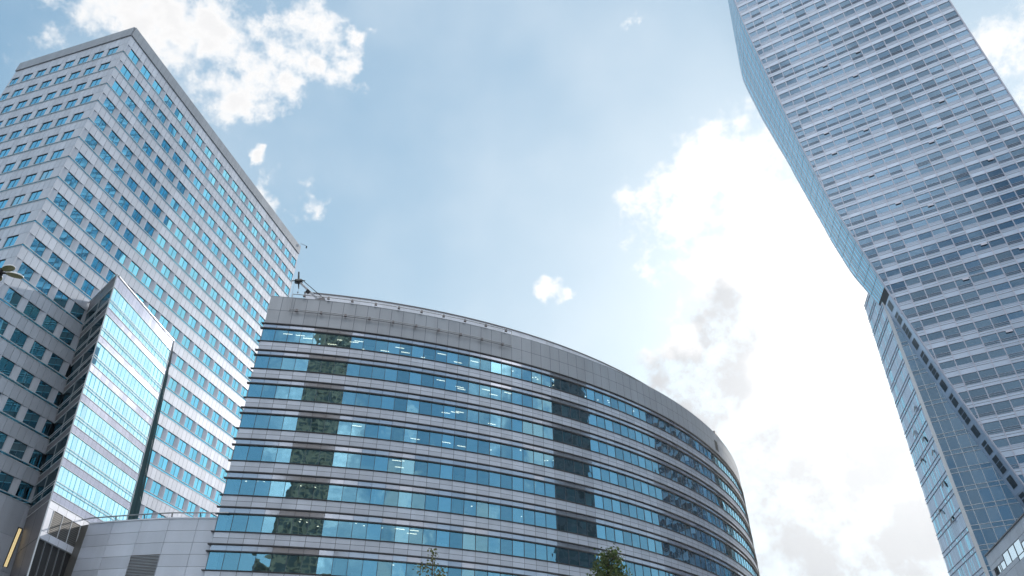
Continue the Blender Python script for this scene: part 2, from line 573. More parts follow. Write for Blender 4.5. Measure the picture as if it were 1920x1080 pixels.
# ------------------------------------------------------------------ office tower (left)
def office_tower():
    A = az(-41.82, 86.4)
    dR, nR = az(13.12), az(103.12)
    dL, nL = az(-73.07), az(-163.07)
    LR, LL = 54.45, 22.2
    FR, FL = Face(A, dR, nR), Face(A, dL, nL)
    Z1, H, K = 92.58, 3.72, 18
    TOP = 98.3
    t = thing('office_tower', 'tall pale panelled office tower with rows of small blue paired windows, leftmost building',
              'office tower', (A.x, A.y, 0))

    # structure behind the cladding
    def corner(off):
        # plan loop offset inwards by off
        a = A - nR * off - nL * off
        b = A + dR * (LR - off) - nR * off
        c = A + dL * (LL - off) - nL * off
        d = c + dR * (LR - off)
        return [(a.x, a.y), (b.x, b.y), (d.x, d.y), (c.x, c.y)]
    mb = MB()
    mb.prism(corner(0.32), 0, TOP - 0.4)
    wall = mb.build('wall', 'joint', t)

    # solid walls on the two sides away from the plaza
    mb = MB()
    B = A + dR * LR
    Cc = A + dL * LL
    FB = Face(B, dL, dR)
    FBk = Face(Cc, dR, -nR)
    for F_, LN in ((FB, LL), (FBk, LR)):
        n = int(LN / 2.9)
        for i in range(n):
            for k in range(26):
                F_.panel(mb, i * LN / n, (i + 1) * LN / n, k * 3.78, (k + 1) * 3.78, 0, 0.3)
    mb.build('rear_cladding', 'alu_tower', t)

    nR_win, pR, wR = 19, 2.855, 1.90
    mod = 0.9517
    nL_win, pL = 8, 2.70
    par = MB()
    for F_, LN, m in ((FR, LR, mod), (FL, LL, 0.925)):
        n = round(LN / m)
        for i in range(n):
            F_.panel(par, i * LN / n, (i + 1) * LN / n, 96.3, TOP, 0.16, 0.34, 0, 0.012)
    par.build('parapet', 'alu_grey', t)

    cand = []
    panels = []
    for k in range(K):
        zk = Z1 - H * k
        sp = MB()
        ztop = 96.26 if k == 0 else zk + 3.37
        for F_, LN, m in ((FR, LR, mod), (FL, LL, 0.90)):
            n = round(LN / m)
            for i in range(n):
                F_.panel(sp, i * LN / n, (i + 1) * LN / n, zk + 1.76, ztop, 0, 0.2, 0, 0.024)
        # ribbon of glass under the windows with two slim bars
        rb = MB()
        for F_, LN, m in ((FR, LR, mod * 2), (FL, LL, 1.8)):
            n = round(LN / m)
            for i in range(n):
                F_.pane(rb, i * LN / n, (i + 1) * LN / n, zk - 0.31, zk - 0.02, -0.07, 0, 0.004)
            F_.bar(rb, 0, LN, zk - 0.03, zk + 0.03, -0.20, 0.03, 1)
            F_.bar(rb, 0, LN, zk - 0.35, zk - 0.30, -0.20, 0.03, 1)
        rb.build('ledge_strip', ['mirror_blue', 'white_bar'], t)
        # piers
        pr = sp
        z0, z1 = zk + 0.035, zk + 1.755

        def pier(u0, u1, hollow):
            if hollow:
                q = [(0, -0.20), (0.25, -0.155), (0.55, -0.075), (0.85, -0.015), (1.0, 0.0)]
                for (a, oa), (b, ob) in zip(q, q[1:]):
                    ua, ub = u0 + (u1 - u0) * a, u0 + (u1 - u0) * b
                    pr.quad(FR.p(ua, z0, oa), FR.p(ub, z0, ob), FR.p(ub, z1, ob), FR.p(ua, z1, oa), 1)
                FR.bar(pr, u1 - 0.03, u1, z0, z1, -0.2, 0.0, 1)
            else:
                FL.panel(pr, u0, u1, z0, z1, 0, 0.2, 1, 0.01)
        for i in range(nR_win):
            u = i * pR
            pier(u, u + pR - wR, True)
            cand.append((FR, u + pR - wR, u + pR, z0, z1))
        pier(nR_win * pR, LR, True)
        pier(0, 1.5, False)
        for i in range(nL_win):
            u = 1.5 + i * pL
            cand.append((FL, u, min(u + 1.82, LL), z0, z1))
            if u + 1.82 < LL - 0.05:
                pier(u + 1.82, min(u + pL, LL), False)
        pr.build('cladding_row', ['alu_tower', 'alu_pier'], t)

    # windows: each pair of panes is a part; the farthest ones one stuff part
    def win(mb, F_, u0, u1, z0, z1, fr=None):
        fr = fr or mb
        um = (u0 + u1) / 2
        F_.pane(mb, u0 + 0.03, um - 0.02, z0 + 0.02, z1 - 0.02, -0.12, 0, 0.005)
        F_.pane(mb, um + 0.02, u1 - 0.03, z0 + 0.02, z1 - 0.02, -0.12, 0, 0.005)
        for a, b in ((u0, u0 + 0.035), (um - 0.02, um + 0.02), (u1 - 0.035, u1)):
            F_.bar(fr, a, b, z0, z1, -0.22, -0.09, 1 if fr is mb else 0)
        F_.bar(fr, u0, u1, z1 - 0.03, z1, -0.22, -0.04, 1 if fr is mb else 0)

    def shown(c):
        F_, u0, u1, z0, z1 = c
        x, y, z = F_.p((u0 + u1) / 2, (z0 + z1) / 2)
        a = math.degrees(atan2(x, y))
        tt = z / hypot(x, y)
        vis = not (F_ is FR and z < 55 and u0 > 12)
        infr = a > -46.5 + 7 * (tt - 0.3) * -1 if False else True
        return (0 if vis and infr else 1, sqrt(x * x + y * y + z * z))
    cand.sort(key=shown)
    for c in cand[:100]:
        mb = MB()
        fr = MB()
        blind = random.random() < (.30 if c[0] is FL else .10)
        win(mb, *c, fr)
        fr.build('frame', 'frame', mb.build('window', 'mirror_pale' if blind else 'mirror_blue', t))
    mb = MB()
    for c in cand[100:]:
        win(mb, *c)
    o = mb.build('window', ['mirror_blue', 'frame'], t)
    o['kind'] = 'stuff'

    # blank base with large panels and one lit slot
    mb = MB()
    zb = Z1 - H * (K - 1) - 0.36
    rows = [zb, 25.4, 21.9, 18.4, 14.9, 11.4, 7.9, 4.4, 0.1]
    for F_, LN in ((FR, LR), (FL, LL)):
        for a, b in zip(rows, rows[1:]):
            n = round(LN / 2.86)
            for i in range(n):
                u0, u1 = i * LN / n, (i + 1) * LN / n
                F_.panel(mb, u0, u1, b, a, 0, 0.2, 0, 0.015)
    mb.build('base_cladding', 'alu_tower', t)
    mb = MB()
    FR.bar(mb, 14.31, 14.36, 22.3, 26.5, 0.0, 0.10, 1)
    FR.bar(mb, 14.82, 14.87, 22.3, 26.5, 0.0, 0.10, 1)
    FR.bar(mb, 14.36, 14.82, 26.4, 26.5, 0.0, 0.10, 1)
    FR.bar(mb, 14.36, 14.82, 22.4, 26.4, 0.004, 0.03, 0)
    mb.build('light_slot', ['slot_on', 'black_metal'], t)

    # small camera on a bracket at the far roof corner
    c = thing('security_camera', 'tiny security camera on a bracket at the far roof corner of the left tower',
              'security camera', FR.p(LR, TOP, 0.1))
    mb = MB()
    mb.tube([FR.p(LR - 0.2, TOP - 0.1, 0.1), FR.p(LR - 0.2, TOP + 0.75, 0.1), FR.p(LR + 0.9, TOP + 0.75, 0.9)], 0.05)
    mb.build('bracket', 'steel', c)
    mb = MB()
    q = FR.p(LR + 0.9, TOP + 0.3, 0.9)
    mb.tube([(q[0], q[1], q[2] + 0.42), (q[0], q[1], q[2])], 0.14, 8)
    mb.tube([q, (q[0], q[1] - 0.1, q[2] - 0.15)], 0.17, 8, r1=0.08)
    mb.build('housing', 'black_metal', c)
    return A, dR


TA, TdR = office_tower()


# ------------------------------------------------------------------ leaning glass annex
def glass_annex():
    ZT, ZB = 54.6, 24.0
    top = {'A': (-48.67, 69.69), 'B': (-47.7, 85.0), 'C': (-51.1, 92.3), 'E': (-54.95, 75.6)}
    bot = {'A': (-48.45, 73.46), 'B': (-47.5, 87.9), 'C': (-50.1, 96.2), 'E': (-54.1, 79.3)}
    t = thing('glass_annex', 'leaning mirror-glazed wedge mounted on the side of the left tower', 'glass building',
              (-50, 78, 0))

    def P(a, b, u, z, off=0.0):
        k = (z - ZB) / (ZT - ZB)
        pa = Vector(bot[a]).lerp(Vector(top[a]), k) if 0 <= k <= 1 else Vector(bot[a]) + (Vector(top[a]) - Vector(bot[a])) * k
        pb = Vector(bot[b]) + (Vector(top[b]) - Vector(bot[b])) * k
        d = (pb - pa).normalized()
        n = Vector((d.y, -d.x))
        q = pa.lerp(pb, u) + n * off
        return (q.x, q.y, z)

    def quad(mb, f, u0, u1, z0, z1, off=0.0, m=0, tilt=0.0):
        t_, w = random.uniform(-tilt, tilt), random.uniform(-tilt, tilt)
        mb.quad(P(*f, u0, z0, off - t_ - w), P(*f, u1, z0, off + t_ - w), P(*f, u1, z1, off + t_ + w), P(*f, u0, z1, off - t_ + w), m)

    def bar(mb, f, u0, u1, z0, z1, o0, o1, m=0):
        mb.hexa([P(*f, u0, z0, o0), P(*f, u1, z0, o0), P(*f, u1, z0, o1), P(*f, u0, z0, o1),
                 P(*f, u0, z1, o0), P(*f, u1, z1, o0), P(*f, u1, z1, o1), P(*f, u0, z1, o1)], m)
    FRONT, SIDE, END = ('A', 'B'), ('E', 'A'), ('B', 'C')
    # core
    mb = MB()
    b = [P('A', 'B', 0, 0), P('B', 'C', 0, 0), P('C', 'E', 0, 0), P('E', 'A', 0, 0)]
    u = [P('A', 'B', 0, ZT - .3), P('B', 'C', 0, ZT - .3), P('C', 'E', 0, ZT - .3), P('E', 'A', 0, ZT - .3)]
    cb = [sum(q[i] for q in b) / 4 for i in range(2)]
    cu = [sum(q[i] for q in u) / 4 for i in range(2)]
    sh = lambda q, c: (q[0] + (c[0] - q[0]) * 0.05, q[1] + (c[1] - q[1]) * 0.05, q[2])
    mb.hexa([sh(q, cb) for q in b] + [sh(q, cu) for q in u])
    mb.build('core', 'joint', t)
    NC = 18
    zs = [53.02 - 3.62 * k for k in range(8)]           # underside of each spandrel
    for k, z in enumerate(zs):
        ztop = ZT if k == 0 else z + 0.86
        mb = MB()
        for i in range(NC):
            quad(mb, FRONT, (i + .02) / NC, (i + .98) / NC, z + .03, ztop - .03, 0, 0, 0.004)
        mb.build('spandrel', 'lavender', t)
        mb = MB()
        for i in range(2):
            quad(mb, SIDE, (i + .01) / 2, (i + .99) / 2, z + .03, ztop - .03, 0, 0)
        mb.build('side_spandrel', 'alu_dark', t)
        mb = MB()
        for f in (FRONT, SIDE):
            bar(mb, f, 0, 1, z - .02, z + .02, -.05, .06)
            bar(mb, f, 0, 1, ztop - .02, ztop + .02, -.05, .06)
        mb.build('transom', 'white_bar', t)
        if k < 7:
            g0 = zs[k + 1] + 0.86
            mb = MB()
            for i in range(NC):
                quad(mb, FRONT, (i + .025) / NC, (i + .975) / NC, g0 + .03, z - .03, -.03, 0, 0.010)
                if i:
                    bar(mb, FRONT, (i - .025) / NC, (i + .025) / NC, g0, z, -.05, .0, 1)
            mb.build('glazing', ['mirror_pale', 'mirror_blue'], t)
            mb = MB()
            for i in range(2):
                quad(mb, SIDE, (i + .02) / 2, (i + .98) / 2, g0 + .03, z - .03, -.03, 0, 0.006)
            bar(mb, SIDE, .49, .51, g0, z, -.05, .04, 1)
            mb.build('side_glazing', ['vision_dark', 'steel'], t)
            mb = MB()
            for f in (FRONT, SIDE):
                for zr in (z - 1.68, z - 1.98):
                    bar(mb, f, 0, 1, zr - .02, zr + .02, .05, .11)
            mb.build('guard_rail', 'white_bar', t)
            mb = MB()
            for i in range(3):
                quad(mb, END, (i + .02) / 3, (i + .98) / 3, g0 - .83, z - .03, .05, 0, 0.003)
            mb.build('end_glazing', 'end_glass', t)
    # edge trims
    for f, uu in ((FRONT, 0), (FRONT, 1)):
        mb = MB()
        mb.tube([P(*f, uu, 0), P(*f, uu, ZT)], 0.08, 4)
        mb.build('edge_trim', 'white_bar', t)
    mb = MB()
    for f in (FRONT, SIDE, END):
        bar(mb, f, 0, 1, ZT, ZT + .12, -.3, .1)
    mb.build('coping', 'steel', t)
    # rooms behind the side glazing
    # base: pale band, louvre, plain band, framed grilles
    mb = MB()
    zb = zs[-1]
    for i in range(9):
        quad(mb, FRONT, (i + .01) / 9, (i + .99) / 9, 26.9, zb - .03, 0)
        quad(mb, FRONT, (i + .01) / 9, (i + .99) / 9, 23.9, 24.6, 0)
    quad(mb, FRONT, .005, .07, 24.62, 26.88, 0)
    for i in range(2):
        for a, b_ in ((24.0, zb), (20.5, 23.97), (17, 20.47), (13.5, 16.97), (10, 13.47), (6, 9.97), (0, 5.97)):
            quad(mb, SIDE, (i + .01) / 2, (i + .99) / 2, a, b_ - .03, 0, 1)
    mb.build('base_panel', ['alu_white', 'alu_dark'], t)
    mb = MB()
    for i in range(8):
        for j in range(11):
            z = 24.65 + j * 0.2
            quad(mb, FRONT, .075 + i * .115, .185 + i * .115, z, z + .15, 0, 0)
    for i in range(9):
        bar(mb, FRONT, .073 + i * .115, .077 + i * .115, 24.62, 26.88, -.04, .05, 1)
    mb.build('louvre', ['louvre', 'white_bar'], t)
    mb = MB()
    for j in range(6):
        z1 = 23.85 - j * 3.9
        quad(mb, FRONT, 0, 1, max(z1 - 3.9, 0), z1, -.1, 0)
        for i in range(13):
            bar(mb, FRONT, i / 12 - .003, i / 12 + .003, max(z1 - 3.9, 0), z1, -.1, .03, 1)
        bar(mb, FRONT, 0, 1, z1 - .05, z1 + .05, -.1, .04, 1)
    mb.build('grille', ['louvre_dark', 'steel'], t)


glass_annex()


# ------------------------------------------------------------------ low link building
def link_building():
    ZT = 27.06
    pl = [(-47.05, 79.0), (-43.99, 78.37), (-40.6, 77.79), (-37.38, 77.34), (-34.28, 77.35), (-31.21, 77.45)]
    back = [(-48.45, 79.6)]
    t = thing('link_building', 'low grey panelled link wing between the glass wedge and the curved building',
              'office wing', (-40, 78, 0))
    # smooth the plan with extra points
    pts = [Vector(p) for p in pl]
    mb = MB()
    loop = [(p.x, p.y + .12) for p in pts] + [(-31.21, 88), (-45.5, 92)] + [(-48.3, 79.75)]
    mb.prism(loop, 0, ZT - .15)
    mb.build('wall', 'joint', t)
    mb = MB()
    rows = [ZT - .1 - 1.25 * k for k in range(22)]
    for a, b in zip(pts, pts[1:]):
        d = (b - a)
        F_ = Face(a, d, (d.y, -d.x))
        for r0, r1 in zip(rows, rows[1:]):
            F_.panel(mb, 0, d.length, max(r1, 0), r0, .06, .12, 0, 0.015)
    a, b = Vector((-48.45, 79.6)), pts[0]
    d = b - a
    F_ = Face(a, d, (d.y, -d.x))
    for r0, r1 in zip(rows[::3], rows[3::3]):
        F_.panel(mb, 0, d.length, max(r1, 0), r0, .06, .12, 1, 0.015)  # return wall's shade is put into these darker panels
    mb.build('cladding', ['alu_curved', 'louvre'], t)
    mb = MB()
    for a, b in zip(pts, pts[1:]):
        d = b - a
        F_ = Face(a, d, (d.y, -d.x))
        F_.bar(mb, 0, d.length, ZT - .08, ZT + .06, -.4, .14)
    mb.build('coping', 'alu_white', t)
    mb = MB()
    a, b = pts[2], pts[3]
    d = b - a
    F_ = Face(a, d, (d.y, -d.x))
    for j in range(36):
        z = 23.3 - .155 * (j + 1)
        mb.hexa([F_.p(-.05, z, .075), F_.p(d.length - .05, z, .075), F_.p(d.length - .05, z + .03, .16), F_.p(-.05, z + .03, .16),
                 F_.p(-.05, z + .10, .075), F_.p(d.length - .05, z + .10, .075), F_.p(d.length - .05, z + .05, .16), F_.p(-.05, z + .05, .16)])
    mb.build('louvre', 'louvre', t)
    mb = MB()
    rail = [(p.x * 0.993, p.y * .993, ZT + .42) for p in [Vector((-48.6, 79.7))] + pts]
    mb.tube(rail, .075, 8)
    mb.build('handrail', 'steel', t)
    for p in pts[1:]:
        mb = MB()
        mb.tube([(p.x * .993, p.y * .993, ZT + .42), (p.x * 1.004, p.y * 1.004 + .3, ZT + .02)], .06, 6)
        mb.build('rail_bracket', 'black_metal', t)


link_building()


# ------------------------------------------------------------------ curved office building
CX, CY, RR = -44.088, 172.177, 95.90
PH0, MODA = 7.16, 0.96
NM = 92


def cp(phi, r, z):
    return (CX + r * sin(radians(phi)), CY - r * cos(radians(phi)), z)


def curved_building():
    ZP, ZU0, FH, NF = 56.55, 52.28, 4.01, 14
    t = thing('curved_office_building', 'curved office building with stacked bands of blue glass and grey spandrels',
              'office building', cp(45, RR - 8, 0))
    PHS = [PH0 + MODA * i for i in range(NM + 1)]

    def ring_quad(mb, r, i, z0, z1, m=0, gap=.02, tilt=0.0):
        g = math.degrees(gap / r)
        a, b = PHS[i] + g, PHS[i + 1] - g
        t_, w = random.uniform(-tilt, tilt), random.uniform(-tilt, tilt)
        mb.quad(cp(a, r - t_ - w, z0 + gap), cp(b, r + t_ - w, z0 + gap), cp(b, r + t_ + w, z1 - gap), cp(a, r - t_ + w, z1 - gap), m)

    def ring(mb, r0, r1, z0, z1, ph0, ph1, step=2 * MODA, m=0):
        n = max(2, int((ph1 - ph0) / step))
        base = len(mb.v)
        for i in range(n + 1):
            ph = ph0 + (ph1 - ph0) * i / n
            mb.v += [cp(ph, r0, z0), cp(ph, r1, z0), cp(ph, r1, z1), cp(ph, r0, z1)]
        for i in range(n):
            for k in range(4):
                mb.f.append((base + i * 4 + k, base + i * 4 + (k + 1) % 4, base + (i + 1) * 4 + (k + 1) % 4, base + (i + 1) * 4 + k))
                mb.m.append(m)
        mb.f.append((base, base + 1, base + 2, base + 3))
        mb.f.append((base + n * 4 + 3, base + n * 4 + 2, base + n * 4 + 1, base + n * 4))
        mb.m += [m, m]
    PE = PHS[-1]
    # parapet: two tall rows of panels on a dark backing
    mb = MB()
    ring(mb, RR - .5, RR - .06, ZU0, ZP - .05, PH0, PE, MODA, 1)
    for i in range(NM):
        ring_quad(mb, RR, i, ZU0 + .05, 54.42)
        ring_quad(mb, RR, i, 54.42, ZP)
    ring(mb, RR - .6, RR + .02, ZP, ZP + .06, PH0, PE, MODA, 0)
    mb.build('parapet', ['alu_grey', 'joint'], t)
    mb = MB()
    i = 72
    for z in [53.1 + .16 * q for q in range(12)]:
        ring(mb, RR + .004, RR + .06, z, z + .06, PHS[52] + .02, PHS[53] - .02, MODA)
    mb.build('parapet_vent', 'louvre', t)
    # roof and screen set back from the edge
    mb = MB()
    ring(mb, RR - 11, RR - .6, ZP - .5, ZP - .3, PH0, PE, MODA)
    mb.build('roof', 'concrete', t)
    mb = MB()
    sc_phs = [9.3 + 2.9 * q for q in range(31)]
    for a, b in zip(sc_phs, sc_phs[1:]):
        g = .02
        for k in range(3):
            a2, b2 = a + (b - a) * k / 3 + (g if k == 0 else 0), a + (b - a) * (k + 1) / 3
            mb.hexa([cp(a2, RR - 4.2, ZP - .3), cp(b2, RR - 4.2, ZP - .3), cp(b2, RR - 4.0, ZP - .3), cp(a2, RR - 4.0, ZP - .3),
                     cp(a2, RR - 4.2, 60.3), cp(b2, RR - 4.2, 60.3), cp(b2, RR - 4.0, 60.3), cp(a2, RR - 4.0, 60.3)])
    ring(mb, RR - 4.3, RR - 3.9, 60.3, 60.45, 9.2, sc_phs[-1], MODA, 1)
    mb.build('roof_screen', ['alu_white', 'alu_dark'], t)
    # lift housing at the far end
    mb = MB()
    c = Vector(cp(64.0, RR - 3.0, 0))
    mb.prism([cp(62.2, RR - 4.5, 0)[:2], cp(62.2, RR - 1.6, 0)[:2], cp(64.6, RR - 1.6, 0)[:2], cp(64.6, RR - 4.5, 0)[:2]], ZP - .4, 60.4)
    mb.build('lift_housing', 'alu_dark', t)

    for f in range(NF):
        zu = ZU0 - FH * f
        zl = zu - .735
        zs = zl - 1.94
        znext = zu - FH
        if f:
            pass
        # glass
        mb = MB()
        for i in range(NM):
            ring_quad(mb, RR - .06, i, zs + .05, zl - .06, 0, .02, .010)
        for i in range(0, NM + 1):
            ring(mb, RR - .16, RR - .01, zs, zl, PHS[i] - .016, PHS[i] + .016, 5, 1)
        mb.build('window_band', ['vision', 'frame'], t)
        mb = MB()
        for i in range(NM):
            ring_quad(mb, RR - .06, i, zl + .06, zu - .06, 0, .02, .006)
        ring(mb, RR - .6, RR - .3, zl, zu, PH0, PE, MODA, 1)
        mb.build('clerestory_band', ['frit', 'joint'], t)
        for z, th, pr in ((zu, .11, .14), (zl, .13, .15), (zs, .08, .12)):
            mb = MB()
            ring(mb, RR - .3, RR + pr, z - th / 2, z + th / 2, PH0 - .22, PE, MODA)
            mb.build('ledge', 'ledge', t)
        if znext > 0:
            mb = MB()
            ring(mb, RR - .3, RR - .03, znext + .075, zs - .06, PH0, PE, MODA, 1)
            zm = (znext + zs) / 2
            for i in range(NM):
                ring_quad(mb, RR, i, znext + .08, zm)
                ring_quad(mb, RR, i, zm, zs - .06)
            mb.build('spandrel', ['alu_curved', 'joint'], t)
        # slab, ceiling and rear partition
        mb = MB()
        ring(mb, RR - 10.9, RR - .35, zs - 1.1, zs - .5, PH0 + .1, PE, MODA)
        ring(mb, RR - 7.4, RR - 7.2, zs - .5, zl + .25, PH0 + .1, PE, 2 * MODA)
        ring(mb, RR - 7.2, RR - .62, zl + .25, zl + .35, PH0 + .1, PE, MODA)
        mb.build('floor_slab', 'interior', t)
        mb = MB()
        rnd = random.Random(f * 13 + 5)
        for i in range(NM):
            if rnd.random() < 0.15:
                h = rnd.choice((.5, .9, 1.9, 1.9))
                a, b = PHS[i] + .12 + rnd.random() * .2, PHS[i + 1] - .1
                lo = zs + .05
                mb.quad(cp(a, RR - .5, lo), cp(b, RR - .5, lo), cp(b, RR - .5, lo + h), cp(a, RR - .5, lo + h))
        if mb.v:
            mb.build('blind', 'blind', t)
    # inner court wall and the end wall
    mb = MB()
    ring(mb, RR - 11, RR - 10.9, 0, ZP - .3, PH0, PE, MODA)
    Fe = Face(cp(PH0, RR - 11, 0), Vector(cp(PH0, RR, 0)) - Vector(cp(PH0, RR - 11, 0)),
              Vector((-cos(radians(PH0)), -sin(radians(PH0)), 0)))
    for k in range(14):
        for i in range(10):
            Fe.panel(mb, i * 1.08, (i + 1) * 1.08, k * 4.04, (k + 1) * 4.04, .05, .2)
    mb.build('end_wall', 'alu', t)

    # ceiling lamps
    rnd = random.Random(4)
    spots = []
    for ph in [9, 9.9, 10.6, 12.2, 13.0, 14.1, 14.6, 15.3, 16.6, 17.7, 18.5, 20.1, 21.2, 23.0, 24.3, 25.1]:
        spots.append((0, ph + rnd.uniform(-.2, .2), rnd.uniform(1.2, 3.5), 'bar'))
    for f, lo, hi, n, kind in ((0, 27, 33, 8, 'dot'), (0, 36, 42, 5, 'dot'), (1, 21, 28, 6, 'bar'), (2, 22, 27, 4, 'bar'),
                               (3, 15, 27, 5, 'bar'), (4, 17, 22, 3, 'bar'), (5, 8, 13, 6, 'dot'), (6, 12, 18, 7, 'dot'),
                               (6, 19, 24, 3, 'bar'), (7, 14, 20, 5, 'dot'), (3, 25, 32, 5, 'dot'), (5, 22, 30, 5, 'dot')):
        for _ in range(n):
            spots.append((f, rnd.uniform(lo, hi), rnd.uniform(.9, 3.5), kind))
    for f, ph, dep, kind in spots:
        zc = ZU0 - FH * f - .735 + .19
        mb = MB()
        dp = .36 if kind == 'bar' else .055
        ring(mb, RR - dep - (.10 if kind == 'bar' else .16), RR - dep, zc, zc + .05, ph - dp, ph + dp, 5)
        mb.build('ceiling_lamp', 'lamp_on', t)

    # light rails on the parapet
    for z, off, a0, a1 in ((54.45, .40, 8.85, 27.2), (56.95, .30, 8.85, 27.2)):
        mb = MB()
        mb.tube([cp(a0 + (a1 - a0) * q / 30, RR + off, z) for q in range(31)], .05, 6)
        if z < 55:
            mb.tube([cp(a0 + (a1 - a0) * q / 30, RR + off, z - .22) for q in range(31)], .04, 6)
        mb.build('light_rail', 'steel', t)
        for q in range(10):
            ph = 9.4 + q * 1.88 + (0 if z < 55 else .35)
            if ph > a1:
                continue
            mb = MB()
            mb.tube([cp(ph, RR - .1, z), cp(ph, RR + off + .12, z)], .05, 6)
            b = cp(ph, RR + off + .05, z - .12)
            mb.hexa([cp(ph - .1, RR + off - .12, z - .3), cp(ph + .1, RR + off - .12, z - .3), cp(ph + .1, RR + off + .16, z - .3),
                     cp(ph - .1, RR + off + .16, z - .3), cp(ph - .07, RR + off - .1, z + .06), cp(ph + .07, RR + off - .1, z + .06),
                     cp(ph + .07, RR + off + .12, z + .06), cp(ph - .07, RR + off + .12, z + .06)])
            mb.build('floodlight', 'alu_dark', t)
    for ph in (8.85, 27.2):
        mb = MB()
        mb.tube([cp(ph, RR + .4, 54.2), cp(ph, RR + .33, 57.0)], .05, 6)
        mb.build('rail_post', 'steel', t)


curved_building()


# ------------------------------------------------------------------ roof crane
def rooftop_crane():
    base = Vector((-25.98, 78.6, 56.3))
    head = Vector((-28.7, 76.75, 58.75))
    t = thing('rooftop_crane', 'small grey facade-cleaning crane on the roof edge of the curved building', 'crane', base)
    mb = MB()
    mb.prism([(base.x - .6, base.y - .3), (base.x + .6, base.y - .3), (base.x + .6, base.y + .9), (base.x - .6, base.y + .9)], 56.25, 57.2)
    mb.build('carriage', 'alu_dark', t)
    mb = MB()
    d = (head - base).normalized()
    mb.tube([base + Vector((0, 0, .5)), head], .20, 4)
    mb.build('boom', 'alu_white', t)
    mb = MB()
    mb.tube([base + Vector((.4, 0, 1.0)), head + Vector((.3, 0, .35))], .05, 5)
    mb.tube([base.lerp(head, .5), base.lerp(head, .62)], .27, 6)
    mb.build('luffing_strut', 'black_metal', t)
    mb = MB()
    mb.tube([head + Vector((-.35, -.3, -.2)), head + Vector((.25, .2, .2))], .34, 6)
    side = az(-20 + 90)
    mb.tube([head - side * .95 + Vector((0, 0, -.1)), head + side * .75 + Vector((0, 0, .35))], .07, 5)
    mb.tube([head + Vector((-.1, 0, .2)), head + Vector((-.35, .1, 1.7))], .13, 6, r1=.1)
    mb.tube([head + Vector((-.02, 0, -.2)), head + Vector((.15, 0, -1.15))], .12, 6, r1=.07)
    mb.build('head', 'black_metal', t)
    mb = MB()
    for k in (-.9, -.55):
        p = head + side * k
        mb.tube([p, (p.x, p.y, 54.6)], .018, 4)
    p = head + Vector((.15, 0, -1.15))
    mb.tube([p, (p.x, p.y, p.z - .55)], .018, 4)
    mb.tube([(p.x, p.y, p.z - .55), (p.x, p.y, p.z - .75)], .09, 6)
    mb.build('cable', 'steel', t)


rooftop_crane()


